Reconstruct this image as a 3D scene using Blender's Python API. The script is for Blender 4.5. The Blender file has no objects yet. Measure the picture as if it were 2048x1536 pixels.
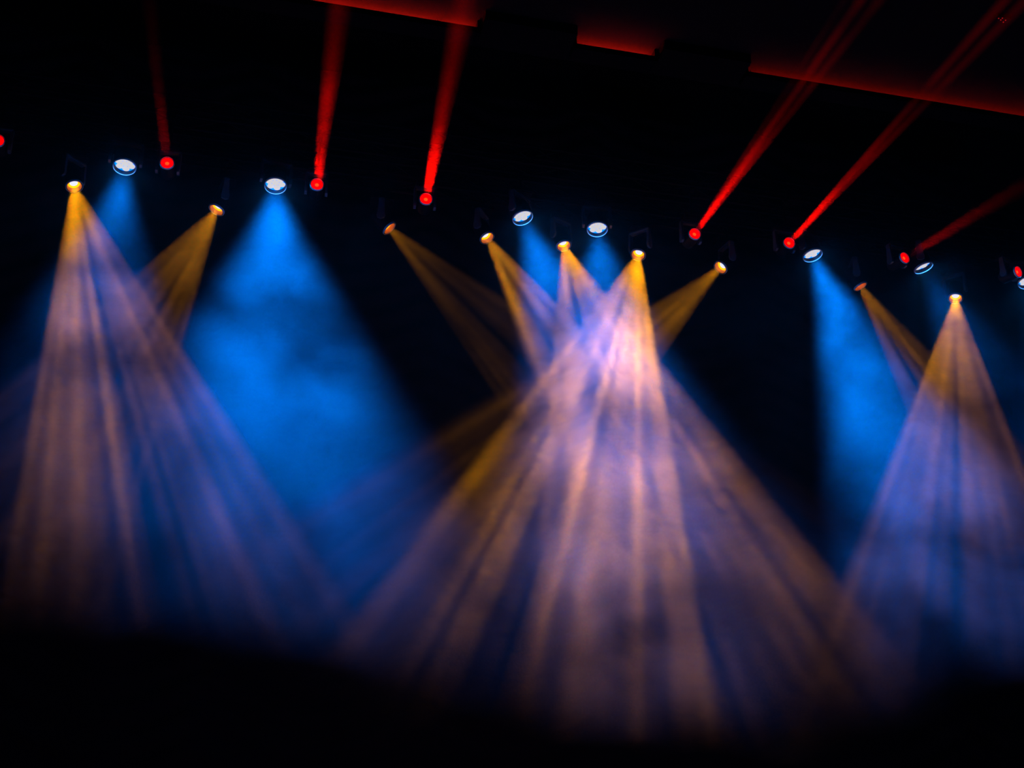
import bpy, bmesh, math, random
from mathutils import Vector, Matrix
R = math.radians
D = bpy.data
S = bpy.context.scene
COL = S.collection

# ------------------------------------------------------------------ camera, world, exposure
F = 2400.0                                   # focal length in pixels of the 2048 wide frame
YAW, PITCH = R(14.0), R(22.5)
CAM = Vector((0, 0, 1.7))
cd = D.cameras.new('camera'); cam = D.objects.new('camera', cd); COL.objects.link(cam)
cam.location = CAM
cam.rotation_euler = (math.pi/2 + PITCH, 0, -YAW)
cd.sensor_width = 36; cd.lens = 36 * F / 2048
cd.clip_start = .1; cd.clip_end = 200
S.camera = cam
w = D.worlds.new('world'); S.world = w; w.use_nodes = True
w.node_tree.nodes['Background'].inputs[0].default_value = (0, 0, 0, 1)
w.node_tree.nodes['Background'].inputs[1].default_value = 0
S.view_settings.view_transform = 'Standard'; S.view_settings.look = 'None'
S.view_settings.exposure = 0; S.view_settings.gamma = 1; S.view_settings.use_curve_mapping = False
cy = S.cycles
cy.use_denoising = True
try: cy.denoiser = 'OPENIMAGEDENOISE'
except Exception: pass
cy.volume_bounces = 0; cy.max_bounces = 3; cy.diffuse_bounces = 1; cy.glossy_bounces = 2
cy.transparent_max_bounces = 4; cy.transmission_bounces = 1
cy.volume_step_rate = 1.0; cy.volume_max_steps = 256
cy.sample_clamp_direct = 0; cy.sample_clamp_indirect = 2
cy.use_light_tree = True; cy.use_adaptive_sampling = True; cy.adaptive_min_samples = 32; cy.adaptive_threshold = .02

FW = Vector((math.sin(YAW)*math.cos(PITCH), math.cos(YAW)*math.cos(PITCH), math.sin(PITCH)))
RT = Vector((math.cos(YAW), -math.sin(YAW), 0))
UP = RT.cross(FW)
def ray(px, py): return FW + RT*((px-1024)/F) + UP*(-(py-768)/F)
def P(px, py, Y):                            # point of the hall seen at a pixel, at stage depth Y
    d = ray(px, py); return CAM + d*(Y/d.y)
def PZ(px, py, z):
    d = ray(px, py); return CAM + d*((z-CAM.z)/d.z)

# ------------------------------------------------------------------ materials
def mat(name, col, rough=.6, metal=0., bump=0., scale=20., spec=.5):
    m = D.materials.new(name); m.use_nodes = True
    nt = m.node_tree; b = nt.nodes['Principled BSDF']
    b.inputs['Roughness'].default_value = rough; b.inputs['Metallic'].default_value = metal
    b.inputs['Specular IOR Level'].default_value = spec
    n = nt.nodes.new('ShaderNodeTexNoise'); n.inputs['Scale'].default_value = scale
    mx = nt.nodes.new('ShaderNodeMix'); mx.data_type = 'RGBA'
    mx.inputs['A'].default_value = (*col, 1); mx.inputs['B'].default_value = (*[c*.7 for c in col], 1)
    tc = nt.nodes.new('ShaderNodeTexCoord')
    nt.links.new(tc.outputs['Object'], n.inputs['Vector'])
    nt.links.new(n.outputs['Fac'], mx.inputs['Factor']); nt.links.new(mx.outputs['Result'], b.inputs['Base Color'])
    if bump:
        bp = nt.nodes.new('ShaderNodeBump'); bp.inputs['Strength'].default_value = bump
        nt.links.new(n.outputs['Fac'], bp.inputs['Height']); nt.links.new(bp.outputs['Normal'], b.inputs['Normal'])
    return m
def emis(name, col, st, sampling='NONE'):
    m = D.materials.new(name); m.use_nodes = True; nt = m.node_tree; nt.nodes.clear()
    e = nt.nodes.new('ShaderNodeEmission'); e.inputs[0].default_value = (*col, 1); e.inputs[1].default_value = st
    o = nt.nodes.new('ShaderNodeOutputMaterial'); nt.links.new(e.outputs[0], o.inputs[0])
    m.cycles.emission_sampling = sampling
    return m
M_BLACK = mat('black_fixture_paint', (.005, .005, .006), .5, spec=.12)
M_YOKE = mat('dark_satin_yoke', (.12, .125, .13), .3, .2)
M_RIM = mat('satin_metal_rim', (.85, .85, .85), .4, .2)
M_TUBE = mat('amber_lit_lining', (.95, .46, .08), .5)  # amber lamp light put into the lining's base colour
M_TRUSS = mat('black_truss_paint', (.003, .003, .003), .8, spec=.05)
M_WALL = mat('black_wall_paint', (.004, .004, .004), .95, bump=.2, spec=0)
M_FLOOR = mat('black_stage_floor', (.008, .008, .008), .6, bump=.1)
M_DRAPE = mat('black_velvet', (.005, .005, .006), .9, spec=.03)
M_CEIL = mat('dark_ceiling_paint', (.007, .0065, .0065), .85, bump=.15, scale=3, spec=0)
M_CABLE = mat('black_cable_rubber', (.03, .03, .03), .4)
E_BLUE = emis('white_blue_led', (.72, .70, .72), 1.0)
E_AMB = emis('hot_lamp_core', (.72, .76, 1.0), 1.25)
E_DIM = emis('dim_lamp_core', (1, .33, .02), .75)
E_AMBGLOW = emis('amber_fill_glow', (1, .25, .0), 3.2)
E_REDGLOW = emis('red_lens_glow', (1, .0, .0), 2.2)
E_BLUEGLOW = emis('blue_face_glow', (0, .11, .7), 3.6)
E_RED = emis('red_lamp_core', (1, .10, .01), 1.0)
E_STRIP = emis('red_led_strip', (1, .015, .008), 380)
E_STRIP2 = emis('red_led_strip_dim', (1, .015, .008), 150)
E_DOT = emis('red_beam_glint', (1, .02, .02), .35)

# ------------------------------------------------------------------ mesh helpers
def link(name, bm, m, parent=None, smooth=True):
    me = D.meshes.new(name); bmesh.ops.recalc_face_normals(bm, faces=bm.faces)
    bm.to_mesh(me); bm.free()
    for x in (m if isinstance(m, (list, tuple)) else [m]): me.materials.append(x)
    if smooth:
        me.polygons.foreach_set('use_smooth', [True]*len(me.polygons))
        me.set_sharp_from_angle(angle=R(35))
    o = D.objects.new(name, me); COL.objects.link(o)
    if parent: o.parent = parent
    return o
def box(bm, lo, hi, bev=0.):
    lo, hi = Vector(lo), Vector(hi)
    r = bmesh.ops.create_cube(bm, size=1)
    for v in r['verts']: v.co = Vector([lo[i] + (v.co[i]+.5)*(hi[i]-lo[i]) for i in range(3)])
    if bev:
        es = list({e for v in r['verts'] for e in v.link_edges})
        bmesh.ops.bevel(bm, geom=es, offset=bev, segments=2, affect='EDGES')
def lathe(bm, prof, seg=32, close=False):
    """revolve (radius, z) profile about Z"""
    rings = []
    for r, z in prof:
        if r < 1e-6: rings.append([bm.verts.new((0, 0, z))])
        else: rings.append([bm.verts.new((r*math.cos(2*math.pi*i/seg), r*math.sin(2*math.pi*i/seg), z)) for i in range(seg)])
    if close: rings.append(rings[0])
    for a, b in zip(rings, rings[1:]):
        for i in range(seg):
            j = (i+1) % seg
            if len(a) == 1 and len(b) == 1: continue
            if len(a) == 1: bm.faces.new((a[0], b[i], b[j]))
            elif len(b) == 1: bm.faces.new((a[i], a[j], b[0]))
            else: bm.faces.new((a[i], a[j], b[j], b[i]))
def tube(bm, pts, r, seg=8, cap=True):
    pts = [Vector(p) for p in pts]; rings = []
    for k, p in enumerate(pts):
        t = (pts[min(k+1, len(pts)-1)] - pts[max(k-1, 0)]).normalized()
        a = t.orthogonal().normalized() if abs(t.z) > .9 else t.cross(Vector((0, 0, 1))).normalized()
        b = t.cross(a)
        rings.append([bm.verts.new(p + r*(a*math.cos(2*math.pi*i/seg) + b*math.sin(2*math.pi*i/seg))) for i in range(seg)])
    for A, B in zip(rings, rings[1:]):
        for i in range(seg): bm.faces.new((A[i], A[(i+1) % seg], B[(i+1) % seg], B[i]))
    if cap: bm.faces.new(rings[0][::-1]); bm.faces.new(rings[-1])
def empty(name, loc, label, cat, group=None):
    o = D.objects.new(name, None); COL.objects.link(o); o.location = loc; o.empty_display_size = .1
    o['label'] = label; o['category'] = cat
    if group: o['group'] = group
    return o
def struct(o, label=None):
    o['kind'] = 'structure'
    if label: o['label'] = label
    return o

# ------------------------------------------------------------------ room shell
def slab(name, lo, hi, m, label=None):
    bm = bmesh.new(); box(bm, lo, hi); return struct(link(name, bm, m, smooth=False), label)
Z_CAM = 1.7
slab('floor', (-22, -2, -.2), (24, 21, 0), M_FLOOR, 'black floor of the dark hall')
slab('wall_left', (-22.2, -2, 0), (-22, 21, 16), M_WALL, 'black wall far to the left')
slab('wall_right', (24, -2, 0), (24.2, 21, 16), M_WALL, 'black wall far to the right')
slab('wall_back', (-22, 21, 0), (24, 21.2, 16), M_WALL, 'black wall behind the stage')
slab('wall_front', (-22, -2.2, 0), (24, -2, 16), M_WALL, 'black wall behind the viewer')
CZ = Z_CAM + 10.42                           # height of the cove lip
CY = 12.64                                   # depth of the cove lip
CEIL = CZ + .15
slab('ceiling', (-22, -2, CEIL), (24, CY+.25, CEIL+.25), M_CEIL, 'dark ceiling over the audience')
slab('trim_1', (-22, CY+.25, CEIL), (24, CY+.5, 16), M_WALL, 'black drop face above the stage edge')
slab('trim_2', (-22, CY+.25, 16), (24, 21.2, 16.2), M_WALL, 'black ceiling above the stage grid')

# ------------------------------------------------------------------ ceiling coves with red strips
def cove(x0, x1, ticks, label, strip=None):
    c = empty('ceiling_cove', ((x0+x1)/2, CY, CZ), label, 'cove light', 'red lit ceiling coves')
    mx = (x0+x1)/2
    bm = bmesh.new()
    box(bm, (x0-mx, -.02, -.03), (x1-mx, .20, .0)); box(bm, (x0-mx, -.03, -.05), (x1-mx, 0, .035)); link('trough', bm, M_WALL, c, False)
    bm = bmesh.new(); box(bm, (x0-mx, .165, 0), (x1-mx, .20, .149)); link('riser', bm, M_CEIL, c, False)
    bm = bmesh.new(); box(bm, (x0+.03-mx, .125, .003), (x1-.03-mx, .155, .014)); link('led_strip', bm, strip or E_STRIP, c, False)
    for x in (x0, x1):
        bm = bmesh.new(); box(bm, (x-mx-.02, -.03, -.05), (x-mx+.02, .20, .149)); link('end_plate', bm, M_WALL, c, False)
    for x in ticks:  # thin fins added to catch the strip light as bright ticks
        bm = bmesh.new(); box(bm, (x-mx-.008, .09, 0), (x-mx+.008, .12, .149)); link('tick_fin', bm, M_RIM, c, False)
def CX(px): return PZ(px, 2+.166*(px-600), CZ).x
cove(CX(280), CX(957), [CX(877)], 'long red glowing ceiling cove at the top left of the hall')
cove(CX(1150), CX(1311), [], 'short red glowing ceiling cove, the middle one of three')
cove(CX(1492), CX(2300), [CX(1507)], 'long red glowing ceiling cove running out to the right', E_STRIP2)
def soffit(x0, x1, label):
    bm = bmesh.new(); box(bm, (x0, CY-.25, CZ-.0), (x1, CY+.2, CEIL-.001)); 
    o = link('ceiling_duct', bm, M_WALL, None, False); o['label'] = label; o['category'] = 'ceiling duct'
soffit(CX(957)+.04, CX(1150)-.04, 'black boxed ceiling block between the left and middle red coves')
soffit(CX(1311)+.04, CX(1492)-.04, 'black boxed ceiling block between the middle and right red coves')

# ------------------------------------------------------------------ trusses
def truss(y, z0, x0, x1, label):
    w_ = .30
    t = empty('lighting_truss', ((x0+x1)/2, y, z0), label, 'truss', 'lighting trusses over the stage')
    L = (x1-x0)/2
    for dy in (-w_/2, w_/2):
        for dz in (0, w_):
            bm = bmesh.new(); tube(bm, [(-L, dy, dz), (L, dy, dz)], .025, 10); link('chord', bm, M_TRUSS, t)
    bm = bmesh.new(); n = int(2*L/.5)
    for k in range(n):
        a, b = -L + k*.5, -L + (k+1)*.5
        if k % 2: a, b = b, a
        for dy in (-w_/2, w_/2): tube(bm, [(a, dy, 0), (b, dy, w_)], .011, 6)
        for dz in (0, w_): tube(bm, [(a, -w_/2, dz), (b, w_/2, dz)], .011, 6)
    link('bracing', bm, M_TRUSS, t)
    for x in (-L*.8, -L*.27, L*.27, L*.8):
        bm = bmesh.new(); tube(bm, [(x, 0, w_), (x, 0, 16 - z0)], .012, 6); link('suspension_cable', bm, M_TRUSS, t)
    return t
TZ1 = Z_CAM + 9.85; TZ2 = Z_CAM + 9.80
truss(14.85, TZ1, -11.5, 14, 'front black truss carrying the red and blue moving heads')
truss(15.72, TZ2, -11.5, 14, 'rear black truss carrying the amber moving heads')

# ------------------------------------------------------------------ fixtures
def proto_parts(kind):
    """meshes of one fixture, built once. Head aims along -Z with its pivot at the origin; the lens plane is at z = -LZ"""
    d = {}
    r, L = dict(wash=(.16, .13), spot=(.122, .20), beam=(.098, .17))[kind]
    bm = bmesh.new()
    lathe(bm, [(0, .17), (r*.62, .165), (r*.9, .13), (r*1.02, .04), (r*1.0, -.04), (r*.93, -L+.05), (r*.93, -L+.015), (r*.9, -L+.015),
               (r*.89, -L+.08), (r*.84, -L+.12 if kind != 'wash' else -L+.081), (0, -L+.121 if kind != 'wash' else -L+.081)], 40)
    for k in range(5):
        z = .02 + k*.022
        for s in (-1, 1): box(bm, (s*r*1.0-.006, -r*.45, z), (s*r*1.0+.006, r*.45, z+.009))
    d['head'] = (bm, M_BLACK)
    bm = bmesh.new()
    lathe(bm, [(r*.93, -L), (r*.97, -L+.002), (r*1.0, -L+.008), (r*1.0, -L+.03), (r*.95, -L+.034), (r*.925, -L+.02)], 48, True)
    d['lens_ring'] = (bm, M_RIM)
    bm = bmesh.new()
    base_l = .17 if kind != 'beam' else .13
    box(bm, (-base_l, -.11, 0), (base_l, .11, .085), .015); box(bm, (-.06, -.116, .02), (.06, -.108, .065))
    d['base'] = (bm, M_BLACK)
    # yoke: U of two bevelled arms and a bridge, hanging below the base, pivot axis along X
    bm = bmesh.new(); a = r + .028; H = .30
    box(bm, (-a-.03, -.045, H-.05), (a+.03, .045, H-.005), .012)
    for s in (-1, 1):
        x0, x1 = sorted((s*a, s*(a+.035)))
        pr = [(-.05, -.05), (-.062, 0), (-.05, .05), (-.035, H-.03), (.035, H-.03), (.05, .05), (.062, 0), (.05, -.05), (0, -.068)]
        f0 = [bm.verts.new((x0, y, z)) for y, z in pr]; f1 = [bm.verts.new((x1, y, z)) for y, z in pr]
        n = len(pr); bm.faces.new(f0); bm.faces.new(f1[::-1])
        for i in range(n): bm.faces.new((f0[i], f0[(i+1) % n], f1[(i+1) % n], f1[i]))
    d['yoke'] = (bm, M_YOKE)
    return d, r, L
KIND = {}
for kind in ('wash', 'spot', 'beam'):
    d, r, L = proto_parts(kind); me = {}
    for k, (bm, m) in d.items():
        o = link(k, bm, m); me[k] = o.data; D.objects.remove(o)
    KIND[kind] = (me, r, L)
def cell_mesh(name, rad, m, dome=.006):
    bm = bmesh.new(); lathe(bm, [(0, -dome), (rad*.5, -dome*.8), (rad*.85, -dome*.35), (rad, 0)], 20)
    o = link(name, bm, m); me = o.data; D.objects.remove(o); return me
ME_CELL = cell_mesh('led_cell', .049, E_BLUE)
ME_CORE = cell_mesh('lens', .058, E_AMB, .012)
ME_DIM = cell_mesh('lens', .058, E_DIM, .012)
ME_RED = cell_mesh('lens', .028, E_RED, .008)
bm = bmesh.new(); lathe(bm, [(.084, -.095), (.086, -.15), (.1, -.192), (.103, -.194), (.092, -.15), (.09, -.09)], 32, True)
_o = link('barrel', bm, M_TUBE); ME_BARREL = _o.data; D.objects.remove(_o)
bm = bmesh.new(); lathe(bm, [(.024, -.14), (.05, -.148), (.082, -.166), (.084, -.16), (.05, -.138), (.026, -.13)], 32, True)
_o = link('reflector', bm, M_TUBE); ME_REFL = _o.data; D.objects.remove(_o)
bm = bmesh.new(); tube(bm, [(0, 0, 0), (0, 0, 1)], .017, 8); _o = link('hanger', bm, M_TRUSS); ME_HANG = _o.data; D.objects.remove(_o)
bm = bmesh.new(); lathe(bm, [(.03, -.03), (.044, -.03), (.044, .03), (.03, .03)], 16, True)
for v in bm.verts: v.co = Vector((v.co.z, v.co.y, v.co.x))
_o = link('clamp', bm, M_TRUSS); ME_CLAMP = _o.data; D.objects.remove(_o)

def glow_mesh(r0, r1, z0, z1, m):
    bm = bmesh.new(); lathe(bm, [(r0, z0), ((r0+r1)/2, (z0+z1)/2-.003), (r1, z1)], 32)
    o = link('lens_glow', bm, m); me = o.data; D.objects.remove(o); return me
ME_FILL_A = glow_mesh(.054, .083, -.118, -.134, E_AMBGLOW)  # glowing ring added to light barrel and rim orange
ME_GLASS_R = glow_mesh(.024, .083, -.14, -.155, E_REDGLOW)
ME_FACEGLOW_B = glow_mesh(.0, .141, -.13+.076, -.13+.076, E_BLUEGLOW)  # blue light on the face plate set as emission, brightens the rim
def child(name, me, parent, mw=None):
    o = D.objects.new(name, me); COL.objects.link(o); o.parent = parent
    if mw is not None: o.matrix_local = mw
    return o
def spot(name, parent, mloc, energy, col, half_deg, blend, radius, gobo=None, quad=1., lin=0., smooth=0.):
    l = D.lights.new(name, 'SPOT'); l.energy = energy; l.color = (1, 1, 1); l.shadow_soft_size = radius
    l.spot_size = R(2*half_deg); l.spot_blend = blend
    l.use_nodes = True; nt = l.node_tree; nt.nodes.clear()
    N, K = nt.nodes.new, nt.links.new
    out = N('ShaderNodeOutputLight'); e = N('ShaderNodeEmission'); K(e.outputs[0], out.inputs[0])
    e.inputs['Color'].default_value = (*col, 1)
    fo = N('ShaderNodeLightFalloff'); fo.inputs['Strength'].default_value = 1; fo.inputs['Smooth'].default_value = smooth
    def math_(op, a, b=None):
        m = N('ShaderNodeMath'); m.operation = op
        for i, v in enumerate((a, b)):
            if v is None: continue
            if isinstance(v, (int, float)): m.inputs[i].default_value = v
            else: K(v, m.inputs[i])
        return m.outputs[0]
    s = math_('ADD', math_('MULTIPLY', fo.outputs['Quadratic'], quad), math_('MULTIPLY', fo.outputs['Linear'], lin))
    if gobo:
        g0, g1, vals, gyh, seed, pv = gobo
        tc = N('ShaderNodeTexCoord'); sp = N('ShaderNodeSeparateXYZ'); K(tc.outputs['Normal'], sp.inputs[0])
        az = math_('ABSOLUTE', sp.outputs['Z'])
        pp = math_('ADD', math_('MULTIPLY', sp.outputs['Y'], pv.y), math_('MULTIPLY', sp.outputs['Z'], pv.z))
        gx = math_('DIVIDE', sp.outputs['X'], math_('MAXIMUM', pp, .02)); gy = math_('DIVIDE', sp.outputs['Y'], az)
        mr = N('ShaderNodeMapRange'); K(gx, mr.inputs['Value'])
        mr.inputs['From Min'].default_value = g0; mr.inputs['From Max'].default_value = g1
        cr = N('ShaderNodeValToRGB'); K(mr.outputs[0], cr.inputs[0]); el = cr.color_ramp.elements
        cr.color_ramp.interpolation = 'LINEAR'
        n = len(vals)
        while len(el) > 1: el.remove(el[-1])
        for i, v in enumerate(vals):
            q = el[0] if i == 0 else el.new(i/(n-1))
            q.position = i/(n-1); q.color = (v, v, v, 1)
        ym = N('ShaderNodeMapRange'); ym.interpolation_type = 'SMOOTHSTEP'; K(math_('ABSOLUTE', gy), ym.inputs['Value'])
        ym.inputs['From Min'].default_value = gyh*.75; ym.inputs['From Max'].default_value = gyh*1.1
        ym.inputs['To Min'].default_value = 1; ym.inputs['To Max'].default_value = 0
        cv = N('ShaderNodeCombineXYZ'); K(gx, cv.inputs[0]); K(math_('MULTIPLY', gy, .25), cv.inputs[1]); cv.inputs[2].default_value = seed
        nz = N('ShaderNodeTexNoise'); nz.inputs['Scale'].default_value = 26; nz.inputs['Detail'].default_value = 2; K(cv.outputs[0], nz.inputs['Vector'])
        nm = N('ShaderNodeMapRange'); K(nz.outputs['Fac'], nm.inputs['Value'])
        nm.inputs['From Min'].default_value = .34; nm.inputs['From Max'].default_value = .62
        nm.inputs['To Min'].default_value = .12; nm.inputs['To Max'].default_value = 1.4
        s = math_('MULTIPLY', s, math_('MULTIPLY', cr.outputs[0], math_('MULTIPLY', ym.outputs[0], nm.outputs[0])))
    K(s, e.inputs['Strength'])
    o = D.objects.new(name, l); COL.objects.link(o); o.parent = parent; o.matrix_local = mloc
    return o

def fixture(kind, px, py, Y, tz, target, label, group, chord_y):
    """moving head with its lens centre seen at (px,py) at depth Y, aiming at the point target"""
    me, r, L = KIND[kind]
    lens = P(px, py, Y); aim = (target - lens).normalized()
    piv = lens - aim*L
    v = (lens - CAM).normalized()
    X = aim.cross(v).normalized()
    if X.dot(RT) < 0: X = -X
    Z = -aim; Yv = Z.cross(X)
    rot = Matrix((X, Yv, Z)).transposed().to_4x4()
    name = {'wash': 'wash_light', 'spot': 'amber_stage_light', 'beam': 'red_stage_light'}[kind]
    org = piv + Vector((0, 0, .295))
    t = empty(name, org, label, 'stage light', group)
    child('base', me['base'], t)
    yaw = math.atan2(-aim.x, aim.y) if Vector((aim.x, aim.y)).length > .02 else 0
    child('yoke', me['yoke'], t, Matrix.Translation((0, 0, -.295)) @ Matrix.Rotation(yaw, 4, 'Z'))
    ztop = tz - .028 - org.z
    yo = chord_y - org.y
    hl = max(.02, ztop - .085 - .06)
    hg = child('hanger', ME_HANG, t, Matrix.Translation((0, max(-.09, min(.09, yo)), .085)) @ Matrix.Diagonal((1, 1, hl, 1)))
    child('clamp', ME_CLAMP, t, Matrix.Translation((0, yo, ztop-.045)))
    # yoke bridge axis must contain the head: spin the head about its aim so its trunnions meet the arms
    h = child('head', me['head'], t, Matrix.Translation((0, 0, -.295)) @ rot)
    child('lens_ring', me['lens_ring'], h)
    if kind == 'wash':
        child('lens_glow', ME_FACEGLOW_B, h)
        for k in range(7):
            a = k*math.pi/3 + .3; rr = 0 if k == 6 else .091
            child('led_cell', ME_CELL, h, Matrix.Translation((rr*math.cos(a), rr*math.sin(a), -L+.073)))
    elif kind == 'spot':
        child('barrel', ME_BARREL, h); child('lens_glow', ME_FILL_A, h)
        child('lens', ME_CORE if group != 'dim' else ME_DIM, h, Matrix.Translation((0, 0, -.118)))
    else:
        child('lens_glow', ME_GLASS_R, h); child('lens', ME_RED, h, Matrix.Translation((0, 0, -.146)))
    return t, h, aim, X, v, L

def local_perp(aim, v, X):
    """axis of a fan gobo in the lamp's own frame: its radial lines meet at the lamp"""
    p = (aim - v*aim.dot(v)).normalized(); Z = -aim; Y = Z.cross(X)
    return Vector((p.dot(X), p.dot(Y), p.dot(Z)))
def direction_target(px, py, Y, ang, dist_px, dY):
    a = R(ang); return P(px + dist_px*math.sin(a), py + dist_px*math.cos(a), Y + dY)

AMBER = (1.0, .34, 0.0); BLUE = (0.0, .165, 1.0); RED = (1.0, .002, .0)
# haze density profile used in the room (see the haze at the end)

def amber(px, py, lobes, E, label, dY=-1.2, Y=15.6, halo=1., seed=1, core='hot', lin=.1, gyh=.16):
    """lobes: (from_angle, to_angle, gain) seen from the hall, degrees from straight down, + to the right"""
    a0 = min(l[0] for l in lobes); a1 = max(l[1] for l in lobes); mid = (a0+a1)/2
    tgt = direction_target(px, py, Y, mid, 500, dY)
    t, h, aim, X, v, L = fixture('spot', px, py, Y, TZ2, tgt, label, 'amber moving heads on the rear truss', 15.57)
    if core == 'dim':
        for o in h.children:
            if o.name.split('.')[0] == 'lens': o.data = ME_DIM
    s = (aim - v*aim.dot(v)).length
    gx = lambda ang: math.tan(R(ang - mid))
    pv = local_perp(aim, v, X)
    # image right is +X or -X of the head depending on its pose: X was chosen towards image right
    g0, g1 = gx(a0-2.5), gx(a1+2.5)
    rnd = random.Random(seed); n = 31; vals = []
    st = [rnd.uniform(.25, 1.4) for _ in range(n)]
    for i in range(n):
        g = g0 + (g1-g0)*i/(n-1); ang = mid + math.degrees(math.atan(g)); val = 0
        for l0, l1, gn in lobes:
            e = 1.2
            val = max(val, gn*min(1, max(0, (ang-l0+e/2)/e))*min(1, max(0, (l1+e/2-ang)/e)))
        vals.append(val*st[i])
    vals[0] = vals[-1] = 0
    half = math.degrees(math.atan(math.hypot(max(abs(g0), abs(g1))*s*1.15, gyh*1.1)))
    spot('lamp', h, Matrix.Translation((0, 0, -.142)), E, AMBER, min(half+1, 60), .02, .05, (g0, g1, vals, gyh, seed*3.7, pv), .6, lin)
    return t

def blue(px, py, ang, half, E, label, dY=-1.2, Y=14.95, lin=.4, blend=1., quad=.3, halo=1.):
    tgt = direction_target(px, py, Y, ang, 500, dY)
    t, h, aim, X, v, L = fixture('wash', px, py, Y, TZ1, tgt, label, 'blue moving head washes on the front truss', 15.0)
    spot('lamp', h, Matrix.Translation((0, 0, -.13)), E, BLUE, half, blend, .11, None, quad, lin, .3)
    spot('lamp_spill', h, Matrix.Translation((0, 0, -.1)), 26*halo, (0, .26, 1), 87, .5, .08)
    return t

def red(px, py, qx, qy, Yt, lobes, E, label, Y=14.68, gyh=.045, lin=0.):
    """lobes: (offset0, offset1, gain) in tan units across the beam"""
    tgt = PZ(qx, qy, CAM.z + Yt)
    t, h, aim, X, v, L = fixture('beam', px, py, Y, TZ1, tgt, label, 'red moving heads on the front truss', 14.7)
    if E:
        g0 = min(l[0] for l in lobes)-.01; g1 = max(l[1] for l in lobes)+.01; n = 31; vals = []
        for i in range(n):
            g = g0 + (g1-g0)*i/(n-1); val = 0
            for l0, l1, gn in lobes:
                c, hw = (l0+l1)/2, (l1-l0)/2
                val = max(val, gn*max(0, 1-((g-c)/hw)**2)**.7 if abs(g-c) < hw else 0)
            vals.append(val)
        half = math.degrees(math.atan(math.hypot(max(abs(g0), abs(g1)), gyh)))+1
        spot('lamp', h, Matrix.Translation((0, 0, -.165)), E*36, RED, half, .05, .072 if len(lobes) == 1 else .045, (g0, g1, vals, gyh, 5, local_perp(aim, v, X)), 1, lin)
    return t

# amber row, left to right
EA = 15000
amber(149, 374, [(-8.5, -5.6, .55), (-5.6, 10.4, 1), (14.8, 16.2, .4), (18.2, 26, .95), (26, 32.5, .45)], EA*1.5, 'amber stage light at the far left of the row, twin streaked beams down', seed=11, lin=.25)
amber(432, 421, [(-49, -40, .35), (-40, -31, .75), (-29.5, -16, .85)], EA*.7, 'amber stage light tilted left, between the two leftmost blue lights', seed=5, dY=-.3, lin=0)
amber(780, 458, [(33, 43.5, .8), (46, 58, .6)], EA*.15, 'dim amber stage light seen edge on, thin brown beam to lower right', seed=8, dY=-.4, lin=0, halo=.12, core='dim')
amber(975, 477, [(19, 29, 1), (32, 37, .9), (37, 46, .7)], EA*.85, 'amber stage light just below left of the blue pair in the centre', seed=21)
amber(1128, 493, [(-4.5, 5, 1), (5, 10, .8), (14, 19, .9), (21, 38.5, .9)], EA*.95, 'amber stage light between and below the two central blue lights', seed=4, lin=.5)
amber(1276, 511, [(-38, -31, .42), (-31, -20, .7), (-16.5, 9, 1.1)], EA*1.5, 'amber stage light right of the central blue pair, brightest beam', seed=31, lin=.6)
amber(1440, 536, [(-60, -48, .9), (-46.5, -34, .8)], EA*.7, 'amber stage light alone at centre right, beam crossing to lower left', seed=7, dY=-.4, lin=0)
amber(1722, 574, [(22, 28, .9), (32, 35, .8), (36, 39, 1.2), (39, 45, .5)], EA*.3, 'thin tilted amber stage light between the two right blue lights', seed=9, dY=-.5, halo=.15, core='dim')
amber(1911, 598, [(-20, -1.3, 1), (.6, 19.5, 1)], EA*1.1, 'amber stage light at the far right of the row, beam straight down', seed=14, lin=.1)

# blue row
EB = 15000
blue(249, 335, -9, 20, EB*1., 'leftmost blue wash light of the row', dY=-1.0, lin=.1, quad=.6)
blue(551, 373, -1, 23.5, EB*1.8, 'blue wash light with the widest deep blue cone below it', lin=.55, quad=.18)
blue(1046, 437, 21, 20, EB*1.6, 'blue wash light tilted right, left one of the central pair', dY=-1.1, lin=.12, quad=.45)
blue(1195, 460, 5, 22, EB*1.6, 'blue wash light facing down, right one of the central pair', lin=.12, quad=.45)
blue(1626, 512, 23, 18, EB*2.6, 'blue wash light tucked beside a red lamp, bright cone to lower right', dY=-1.0, lin=.3, quad=.55)
blue(1848, 537, 28, 22, EB*.35, 'blue wash light tilted flat, last whole one before the right edge', dY=-.6, lin=.1)
blue(2056, 566, 20, 20, EB*.2, 'blue wash light cut by the right edge of the picture')

# red row
RL = [(-.05, .05, 1)]
red(-6, 280, -60, 0, 9.1, RL, 0, 'red beam light cut by the left edge of the picture')
red(334, 325, 312, 120, 9.15, [(-.03, .03, 1)], 700, 'red beam light between the two leftmost blue lights, faint broken beam')
red(634, 368, 678, 20, 9.2, [(-.055, .055, 1)], 1500*5, 'red beam light just right of the widest blue cone, beam straight up')
red(852, 397, 928, 20, 9.2, [(-.06, .05, 1)], 2000*5, 'red beam light in the centre left, beam leaning right onto the cove')
red(1390, 467, 1740, 0, 9.2, [(-.085, -.06, .25), (-.042, -.012, 1), (.01, .04, .8)], 2300*5, 'red beam light above the lone amber light, split beam to upper right')
red(1579, 485, 1985, 50, 9.2, [(-.04, -.012, .9), (.008, .036, 1)], 1800*5, 'red beam light close beside the right bright blue light')
red(1810, 515, 2060, 365, 9.1, [(-.05, .05, 1)], 600, 'small red beam light above the flat tilted blue light')
red(2037, 543, 2200, 480, 9.0, RL, 0, 'small red beam light at the very right edge')

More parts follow.
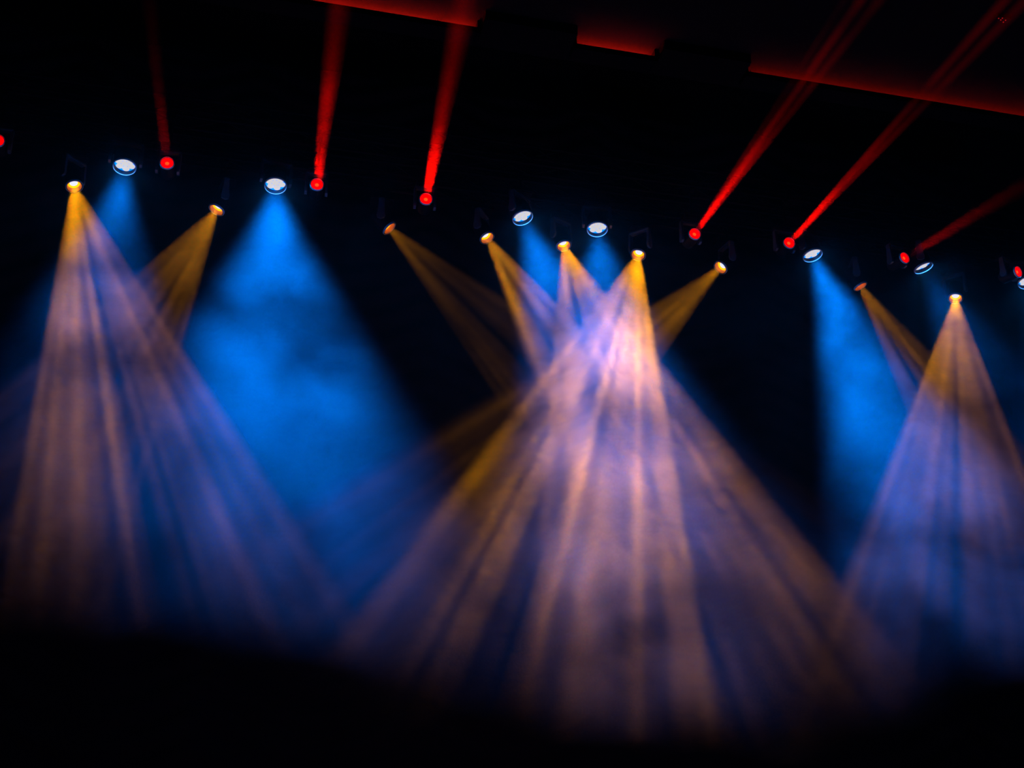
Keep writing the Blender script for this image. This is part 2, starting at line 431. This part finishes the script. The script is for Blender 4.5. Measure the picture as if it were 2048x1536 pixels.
# ------------------------------------------------------------------ small things far up
bm = bmesh.new()
nx, nz_ = 180, 220
g = [[bm.verts.new((-9 + 23*i/nx, 17.9 + .05*math.sin(14*((.02 + 15*j/nz_) + .55*abs(math.sin(1.05*(-9 + 23*i/nx))))) + .03*math.sin(5.1*(-9 + 23*i/nx)), .02 + 15*j/nz_))
      for j in range(nz_+1)] for i in range(nx+1)]
for i in range(nx):
    for j in range(nz_): bm.faces.new((g[i][j], g[i+1][j], g[i+1][j+1], g[i][j+1]))
bd = link('stage_curtain', bm, M_DRAPE); so = bd.modifiers.new('thickness', 'SOLIDIFY'); so.thickness = .02
bd['label'] = 'black stage curtain with faint swagged folds hanging behind the trusses'; bd['category'] = 'curtain'
pb = PZ(2005, 38, CEIL - .05)
ib = empty('led_fixture', (pb.x, pb.y, CEIL), 'small black LED fixture with red beam glints set as glowing dots, top right corner', 'led fixture')
bm = bmesh.new(); box(bm, (-.11, -.05, -.07), (.11, .05, 0), .01); link('housing', bm, M_BLACK, ib)
for dx, dy in ((-.075, -.02), (-.03, .0), (.03, .03), (.035, -.01), (-.03, -.035)):  # glints of the red beam on its lenses, set as emission
    bm = bmesh.new(); lathe(bm, [(0, -.078), (.006, -.076), (.009, -.069)], 10)
    o = link('lens_glint', bm, E_DOT, ib); o.location = (dx, dy, 0)

# ------------------------------------------------------------------ haze
def haze(lo, hi, fn, step):
    bm = bmesh.new(); box(bm, lo, hi); o = link('stage_haze', bm, D.materials.new('haze'), None, False)
    o['kind'] = 'stuff'; o['label'] = 'drifting haze and smoke filling the air above the stage'; o['category'] = 'haze'
    m = o.data.materials[0]; m.use_nodes = True; nt = m.node_tree; nt.nodes.clear()
    out = nt.nodes.new('ShaderNodeOutputMaterial'); v = nt.nodes.new('ShaderNodeVolumeScatter'); nt.links.new(v.outputs[0], out.inputs['Volume'])
    fn(nt, v)
    m.cycles.volume_step_rate = step; m.cycles.volume_sampling = 'EQUIANGULAR'
    return o
def smoke(nt, v):
    N, K = nt.nodes.new, nt.links.new
    tc = N('ShaderNodeTexCoord'); sp = N('ShaderNodeSeparateXYZ'); K(tc.outputs['Object'], sp.inputs[0])
    def mth(op, a, b):
        m = N('ShaderNodeMath'); m.operation = op
        for i, q in enumerate((a, b)):
            if isinstance(q, (int, float)): m.inputs[i].default_value = q
            else: K(q, m.inputs[i])
        return m.outputs[0]
    big = N('ShaderNodeTexNoise'); big.inputs['Scale'].default_value = .35; big.inputs['Detail'].default_value = 1; K(tc.outputs['Object'], big.inputs['Vector'])
    xs = mth('ABSOLUTE', mth('SUBTRACT', sp.outputs['X'], 5.0), 0)
    ze = mth('SUBTRACT', sp.outputs['Z'], mth('MULTIPLY', xs, .2))
    ze = mth('ADD', ze, mth('MULTIPLY', mth('SUBTRACT', big.outputs['Fac'], .5), 2.4))
    zr = N('ShaderNodeMapRange'); K(ze, zr.inputs['Value'])
    zr.inputs['From Min'].default_value = 3.0; zr.inputs['From Max'].default_value = 14.0
    cr = N('ShaderNodeValToRGB'); K(zr.outputs[0], cr.inputs[0]); el = cr.color_ramp.elements
    st = [(0, .0), (.03, .02), (.1, .11), (.19, .27), (.30, .47), (.44, .75), (.64, 1.2), (.8, 1.), (1, .6)]
    while len(el) > 1: el.remove(el[-1])
    for i, (p, c) in enumerate(st):
        q = el[0] if i == 0 else el.new(p); q.position = p; q.color = (c, c, c, 1)
    nz = N('ShaderNodeTexNoise'); nz.inputs['Scale'].default_value = .8; nz.inputs['Detail'].default_value = 3.5
    nz.inputs['Roughness'].default_value = .55; nz.inputs['Distortion'].default_value = 0
    va = N('ShaderNodeVectorMath'); va.operation = 'MULTIPLY_ADD'; K(big.outputs['Color'], va.inputs[0])
    va.inputs[1].default_value = (2.2, 2.2, 2.2); K(tc.outputs['Object'], va.inputs[2]); K(va.outputs[0], nz.inputs['Vector'])
    nm = N('ShaderNodeMapRange'); K(nz.outputs['Fac'], nm.inputs['Value'])
    nm.inputs['From Min'].default_value = .37; nm.inputs['From Max'].default_value = .63
    nm.inputs['To Min'].default_value = .12; nm.inputs['To Max'].default_value = 1.95
    ya = N('ShaderNodeMapRange'); K(sp.outputs['Y'], ya.inputs['Value']); ya.interpolation_type = 'SMOOTHSTEP'
    ya.inputs['From Min'].default_value = 12.0; ya.inputs['From Max'].default_value = 15.3
    ya.inputs['To Min'].default_value = .03; ya.inputs['To Max'].default_value = 1
    za = N('ShaderNodeMapRange'); K(sp.outputs['Z'], za.inputs['Value'])
    za.inputs['From Min'].default_value = 8.2; za.inputs['From Max'].default_value = 9.8
    za.inputs['To Min'].default_value = 1; za.inputs['To Max'].default_value = 0
    mm = N('ShaderNodeMath'); mm.operation = 'MAXIMUM'; K(ya.outputs[0], mm.inputs[0]); K(za.outputs[0], mm.inputs[1])
    m0 = N('ShaderNodeMath'); m0.operation = 'MULTIPLY'; K(mm.outputs[0], m0.inputs[0]); m0.inputs[1].default_value = 1
    m1 = N('ShaderNodeMath'); m1.operation = 'MULTIPLY'; K(cr.outputs[0], m0.inputs[1]); K(m0.outputs[0], m1.inputs[0]); K(nm.outputs[0], m1.inputs[1])
    m2 = N('ShaderNodeMath'); m2.operation = 'MULTIPLY'; K(m1.outputs[0], m2.inputs[0]); m2.inputs[1].default_value = .02
    K(m2.outputs[0], v.inputs['Density'])
    v.inputs['Color'].default_value = (1, 1, 1, 1)
haze((-5, 8.5, 3.0), (13, 17.2, CEIL-.01), smoke, 1.1)
